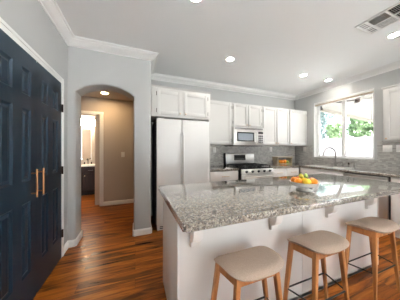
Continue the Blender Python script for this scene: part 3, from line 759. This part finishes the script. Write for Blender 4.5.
fruit('peach', 'peach', P3(.074, -.022, .034), .028, 'pink peach at the front right of the pedestal bowl')
fruit('plum', 'kiwi', P3(.074, .040, .035), .029, 'dark red-brown plum at the right end of the pedestal bowl')
fruit('orange', 'orange', P3(-.046, .058, .034), .031, 'orange at the back left of the pedestal bowl')
fruit('apple', 'apple', P3(.018, .066, .034), .030, 'red apple at the back of the pedestal bowl')
fruit('orange', 'lemon', P3(0, 0, .030), .032, 'golden orange in the middle of the pedestal bowl')
fruit('pear', 'pear', P3(-.022, .012, .074), .020, 'yellow-green pear on top of the heap, left of the other pear')
fruit('pear', 'green', P3(.030, .006, .072), .020, 'greener pear on top of the heap, right of the other pear')

# ------------------------------------------------------------------ shelf riser with fruit on the back counter
t = thing('countertop_shelf', 'low pale wooden shelf riser on the counter right of the range', 'shelf', (3.46, 3.2, CT1))
obj('board', MB().box(3.23, 3.74, 3.12, 3.32, 1.068, 1.094, bev=.005), 'tanwood', t)
for x in (3.25, 3.70): obj('side_support', MB().box(x, x+.02, 3.14, 3.31, CT1, 1.069, bev=.003), 'tanwood', t)
t = thing('fruit_tray', 'shallow wooden tray of fruit under the counter shelf', 'tray', (3.46, 3.2, CT1))
obj('base', MB().box(3.30, 3.66, 3.10, 3.28, CT1, CT1+.012, bev=.003), 'tanwood', t)
FG2 = 'fruit on the tray under the counter shelf'
for k, (x, y, r, lb) in enumerate(((3.36, 3.14, .048, 'large orange at the left end of the counter tray'), (3.462, 3.145, .050, 'large orange in the middle of the counter tray'), (3.41, 3.235, .045, 'orange at the back of the counter tray'))):
    fruit('orange', 'orange' if k != 2 else 'lemon', (x, y, CT1+.012+r), r, lb, group=FG2)
fruit('lime', 'green', (3.56, 3.15, CT1+.012+.036), .036, 'green lime right of the oranges on the counter tray', group=FG2)
fruit('lime', 'green', (3.62, 3.20, CT1+.012+.034), .034, 'green lime at the right end of the counter tray', group=FG2)

# ------------------------------------------------------------------ outlets and switches
def plate(axis, x, y, z, w, h, label, kind='outlet', gang=1, out=-1):
    t = thing(kind, label, kind.replace('_', ' '), (x, y, z-h/2), 'wall plates')
    d = .006*out
    def B_(a0, a1, z0, z1, p, q, bev=.001):
        lo, hi = sorted((p, q))
        return MB().box(x+a0, x+a1, y+lo, y+hi, z+z0, z+z1, bev=bev) if axis == 'y' else MB().box(x+lo, x+hi, y+a0, y+a1, z+z0, z+z1, bev=bev)
    obj('plate', B_(-w/2, w/2, -h/2, h/2, 0, d), 'plastic', t)
    for g in range(gang):
        cc = (g-(gang-1)/2)*w/gang
        if kind == 'light_switch': obj('rocker', B_(cc-.016, cc+.016, -.033, .033, d, d*1.6), 'plastic', t)
        else:
            for zz in (-.022, .022): obj('receptacle', B_(cc-.015, cc+.015, zz-.014, zz+.014, d, d*1.4), 'plastic', t)
    return t
plate('y', 1.625, YB-.01, 1.265, .075, .118, 'white outlet on the backsplash between refrigerator and range')
plate('y', 3.216, YB-.01, 1.275, .075, .118, 'white outlet on the backsplash right of the microwave')
plate('x', XW-.01, 3.06, 1.28, .075, .118, 'white outlet on the backsplash in the corner left of the window')
plate('x', XW-.01, 1.545, 1.288, .118, .118, 'white double switch plate below the cabinet nearest the window', 'light_switch', 2)
plate('x', XW-.01, 1.38, 1.288, .118, .118, 'white double switch plate further from the window, at the frame edge', 'light_switch', 2)
plate('y', -.267, HY, 1.155, .075, .118, 'white light switch on the beige hallway wall', 'light_switch')

# ------------------------------------------------------------------ raised blind
t = thing('window_blind', 'raised white slatted blind bunched at the top of the window', 'blind', (XW+.04, 2.275, 2.33), None)
obj('headrail', MB().box(XW+.012, XW+.06, WY0+.01, WY1-.01, 2.352, 2.385, bev=.003), 'trim', t)
sk = MB()
for k in range(5): sk.box(XW+.014, XW+.058, WY0+.015, WY1-.015, 2.322+k*.006, 2.325+k*.006)
obj('slat_stack', sk, 'tanwood', t)
obj('bottom_rail', MB().box(XW+.016, XW+.056, WY0+.015, WY1-.015, 2.306, 2.319, bev=.003), 'trim', t)
obj('wand', MB().tube([(XW+.03, WY0+.055, 2.36), (XW+.03, WY0+.055, 1.42)], .004, 6), 'nickel', t)
obj('lift_cord', MB().tube([(XW+.03, WY1-.10, 2.33), (XW+.03, WY1-.10, 2.10)], .003, 6), 'nickel', t)

# ------------------------------------------------------------------ ceiling cans and vent
LG = 'recessed ceiling lights'
def can(x, y, z, label, lens='lens', r=.05):
    t = thing('recessed_light', label, 'ceiling light', (x, y, z), LG)
    obj('trim_ring', MB().lathe([(r, -.001), (r+.022, -.001), (r+.02, -.006), (r+.004, -.010), (r, -.008)], (x, y, z), 32), 'trim', t)
    obj('lens', MB().lathe([(0, -.003), (r, -.003), (r, -.0005), (0, -.0005)], (x, y, z), 28), lens, t)
    return t
can(1.405, 2.32, H, 'lit recessed ceiling light in front of the range')
can(3.03, 2.31, H, 'lit recessed ceiling light near the back corner, left of its twin by the window')
can(3.72, 2.29, H, 'lit recessed ceiling light closest to the window')
can(3.03, 1.09, H, 'lit recessed ceiling light beside the air vent')
can(.53, 1.49, H, 'lit recessed ceiling light above the island, at the top edge of the frame')
can(.8, -.6, H, 'added recessed fill light behind the camera on the left')  # this and the next cans are unseen, added as fill light
can(2.6, -.6, H, 'added recessed fill light behind the camera on the right')
can(.8, -2.2, H, 'added recessed fill light near the rear wall on the left')
can(2.6, -2.2, H, 'added recessed fill light near the rear wall on the right')
can(-.585, 3.93, HH, 'warm lit recessed light in the hallway ceiling', 'halllens', .06)

# air register
t = thing('air_vent', 'white ceiling air register with white louvres over a dark backing', 'air vent', (2.57, .99, H))
vx0, vx1, vy0, vy1 = 2.40, 2.74, .80, 1.19
mb = MB(); z0, z1 = H-.012, H-.001
mb.box(vx0, vx0+.02, vy0, vy1, z0, z1, bev=.002).box(vx1-.02, vx1, vy0, vy1, z0, z1, bev=.002).box(vx0, vx1, vy0, vy0+.02, z0, z1, bev=.002).box(vx0, vx1, vy1-.02, vy1, z0, z1, bev=.002)
xm = (vx0+vx1)/2
mb.box(xm-.008, xm+.008, vy0, vy1, z0, z1).box(vx0, vx1, .925, .941, z0, z1).box(vx0, vx1, 1.085, 1.101, z0, z1)
obj('frame', mb, 'trim', t)
obj('duct_shade', MB().box(vx0+.01, vx1-.01, vy0+.01, vy1-.01, H-.003, H-.0015), 'gap_shade', t)  # flat dark sheet stands in for the shade up the duct
def louvres(a0, a1, b0, b1, tilt, along):
    lv = MB(); w = .0075
    if along == 'x':     # slats run along x, stacked in y
        n_ = max(2, int((b1-b0)/.014))
        for k in range(n_):
            q = bmesh.new(); bmesh.ops.create_cube(q, size=1)
            for v in q.verts: v.co = Vector((v.co.x*(a1-a0), v.co.y*2*w, v.co.z*.0012))
            lv.merge(q, Matrix.Translation(((a0+a1)/2, b0+(k+.5)*(b1-b0)/n_, H-.008)) @ Matrix.Rotation(tilt, 4, 'X'))
    else:
        n_ = max(2, int((a1-a0)/.014))
        for k in range(n_):
            q = bmesh.new(); bmesh.ops.create_cube(q, size=1)
            for v in q.verts: v.co = Vector((v.co.x*2*w, v.co.y*(b1-b0), v.co.z*.0012))
            lv.merge(q, Matrix.Translation((a0+(k+.5)*(a1-a0)/n_, (b0+b1)/2, H-.008)) @ Matrix.Rotation(tilt, 4, 'Y'))
    return lv
for cell in ((vx0+.02, xm-.008, .82, .925, 1.0, 'x'), (xm+.008, vx1-.02, .82, .925, .9, 'x'), (vx0+.02, xm-.008, .941, 1.085, -.85, 'y'), (xm+.008, vx1-.02, .941, 1.085, -.25, 'y'), (vx0+.02, xm-.008, 1.101, 1.17, .25, 'x'), (xm+.008, vx1-.02, 1.101, 1.17, .35, 'x')):
    obj('louvres', louvres(*cell), 'trim', t)

# ------------------------------------------------------------------ bathroom
t = thing('vanity', 'dark brown bathroom vanity with pale top at the end of the hall', 'vanity', (-1.5, 5.7, 0))
obj('cabinet', MB().box(-2.1, -.93, 5.47, 6.04, .09, .80, bev=.003), 'vanity', t)
obj('toe_kick', MB().box(-2.1, -.93, 5.53, 6.04, 0, .09), 'black', t)
obj('top', MB().box(-2.12, -.90, 5.44, 6.04, .80, .84, bev=.006), 'ceramic', t)
for x0, x1 in ((-1.33, -.97), (-1.72, -1.36)):
    d = obj('drawer', MB().box(x0, x1, 5.45, 5.47, .63, .77, bev=.004), 'vanity', t); bar_pull('y', (x0+x1)/2, 5.45, .70, .12, -1, d, 'nickel')
    d = obj('door', shaker(MB(), 'y', 5.47, x0, x1, .12, .61, -1), 'vanity', t); knob('y', x0+.04, 5.45, .55, -1, d)
t = thing('vanity_mirror', 'frameless mirror above the bathroom vanity', 'mirror', (-1.7, 6.03, .98))
obj('glass', MB().box(-2.1, -1.27, 6.035, 6.047, .98, 1.90), 'mirror', t)
obj('edge_strip', MB().box(-1.27, -1.245, 6.025, 6.047, .96, 1.90, bev=.003), 'trim', t)
t = thing('vanity_light', 'lit vanity light bar with glass shades above the mirror', 'wall light', (-1.28, 6.0, 2.0))
obj('back_plate', MB().box(-1.62, -.98, 6.03, 6.048, 2.05, 2.16, bev=.004), 'nickel', t)
for x in (-1.52, -1.36, -1.20, -1.04):
    obj('shade', MB().lathe([(0, 2.19), (.045, 2.19), (.062, 2.10), (.068, 2.0), (0, 2.0)], (x, 5.95, 0), 18), 'shade', t)
t = thing('soap_bottle', 'small amber soap bottle at the right end of the vanity top', 'bottle', (-1.0, 5.7, .84))
obj('bottle', MB().lathe([(0, 0), (.03, 0), (.03, .09), (.012, .11), (.012, .13), (0, .13)], (-1.0, 5.7, .84), 16), 'kiwi', t)
obj('pump', MB().tube([(-1.0, 5.7, .96), (-1.0, 5.7, 1.0), (-1.03, 5.69, 1.0)], .005, 8), 'black', t)
t = thing('vanity_faucet', 'bronze faucet on the bathroom vanity', 'faucet', (-1.32, 5.92, .84))
obj('spout', MB().tube([(-1.32, 5.92, .84), (-1.32, 5.92, .98), (-1.32, 5.87, 1.0), (-1.32, 5.80, .97)], .012, 10), 'bronze', t)
for dx in (-.09, .09): obj('handle', MB().lathe([(0, 0), (.022, 0), (.014, .03), (.018, .06), (0, .065)], (-1.32+dx, 5.92, .84), 14), 'bronze', t)

# ------------------------------------------------------------------ outside the window
struct('ground_reflector', MB().box(-12, 4.22, -20, YR-.12, -.3, -.12).box(4.22, 12, -20, -1, -.3, -.12), 'bounce_concrete', 'pale concrete ground added to bounce sunlight into the room', 'ground', smooth=False)  # unseen pale ground added to throw sunlight up through the openings
struct('ground', MB().box(4.22, 40, -1, 30, -.3, -.12).box(12, 40, -20, -1, -.3, -.12), 'concrete', 'gravel yard outside the window', 'ground', smooth=False)
t = thing('patio_cover', 'cream patio cover outside the window with a tan edge beam', 'patio cover', (5.4, 1.0, 2.2))
obj('roof_deck', MB().box(4.24, 6.9, .1, 2.86, 2.72, 2.80), 'patio', t)
obj('edge_beam', MB().prism([(4.24, 2.25), (6.9, 2.09), (6.9, 2.72), (4.24, 2.72)], .09, 'y', 2.745), 'patio', t)
obj('beam_cap', MB().prism([(4.24, 2.225), (6.9, 2.065), (6.9, 2.115), (4.24, 2.275)], .12, 'y', 2.73), 'beam', t)
obj('post', MB().box(6.75, 6.88, .2, .33, -.12, 2.72), 'patio', t)
fx, fy, fz = 4.78, 2.31, 2.40
t = thing('ceiling_fan', 'dark ceiling fan hanging under the patio cover', 'fan', (fx, fy, 2.72))
obj('rod', MB().tube([(fx, fy, 2.72), (fx, fy, fz+.03)], .012, 8), 'bronze', t)
obj('motor', MB().lathe([(0, -.05), (.03, -.045), (.05, -.02), (.05, .02), (.03, .045), (0, .05)], (fx, fy, fz), 18), 'bronze', t)
for k in range(4):
    a = PI/2*k+.55; bl = MB().box(.05, .38, -.035, .035, -.004, .004, bev=.002); bl.b.transform(Matrix.Translation((fx, fy, fz+.02)) @ Matrix.Rotation(a, 4, 'Z') @ Matrix.Rotation(.2, 4, 'X'))
    obj('blade', bl, 'bronze', t)
# fence of upright boards
t = thing('fence', 'pale upright-board fence at the back of the yard', 'fence', (9.6, 6, -.12))
mb = MB(); y = -2.0
while y < 14: mb.box(9.6, 9.63, y, y+.165, -.12, 1.85+.01*math.sin(y*9)); y += .175
obj('boards', mb, 'fence', t)
for z in (.25, 1.5): obj('rail', MB().box(9.63, 9.68, -2, 14, z, z+.09), 'fence', t)
def tree(x, y, h, r, m, label, n=1500, trunk=.09, low=.35):
    t = thing('tree', label, 'tree', (x, y, -.12), 'trees behind the fence')
    mb = MB(); mb.tube([(x, y, -.12), (x+.05, y, h*.4), (x, y+.05, h*.8)], [trunk, trunk*.8, trunk*.3], 8)
    for k in range(6):
        a = k*1.05; mb.tube([(x, y, h*(.35+.06*k)), (x+r*.6*math.cos(a), y+r*.6*math.sin(a), h*(.55+.06*k))], [trunk*.4, trunk*.15], 6)
    obj('trunk', mb, 'bark', t)
    q = bmesh.new(); cl = [(random.gauss(0, r*.38), random.gauss(0, r*.38), h*(low+(1-low)*random.random()), r*(.30+.25*random.random())) for _ in range(26)]
    for k in range(n):
        c = cl[k % len(cl)]; d = Vector((random.gauss(0, 1), random.gauss(0, 1), random.gauss(0, 1))).normalized()*c[3]*random.random()**.4
        p = Vector((x+c[0], y+c[1], c[2]))+d; s_ = .05+.06*random.random()
        n1_ = Vector((random.gauss(0, 1), random.gauss(0, 1), random.gauss(0, 1))).normalized(); a_ = n1_.orthogonal().normalized(); b_ = n1_.cross(a_)
        q.faces.new([q.verts.new(p+a_*s_*1.5), q.verts.new(p+b_*s_*.7), q.verts.new(p-a_*s_*1.5), q.verts.new(p-b_*s_*.7)])
    obj('foliage', MB().merge(q), m, t, smooth=False)
tree(11.6, 7.75, 4.5, 1.1, 'blueleaf', 'grey-green tree behind the fence at the left of the window', 6500, low=.35)
tree(10.9, 6.3, 2.8, .5, 'leaf', 'small green tree behind the fence just left of the window bar', 3000)
tree(12.9, 6.0, 3.3, .8, 'leaf', 'bushy bright green tree behind the fence right of the window bar', 6500)
tree(11.1, 4.75, 2.9, .65, 'leaf', 'low green tree behind the fence at the right of the window', 5000)
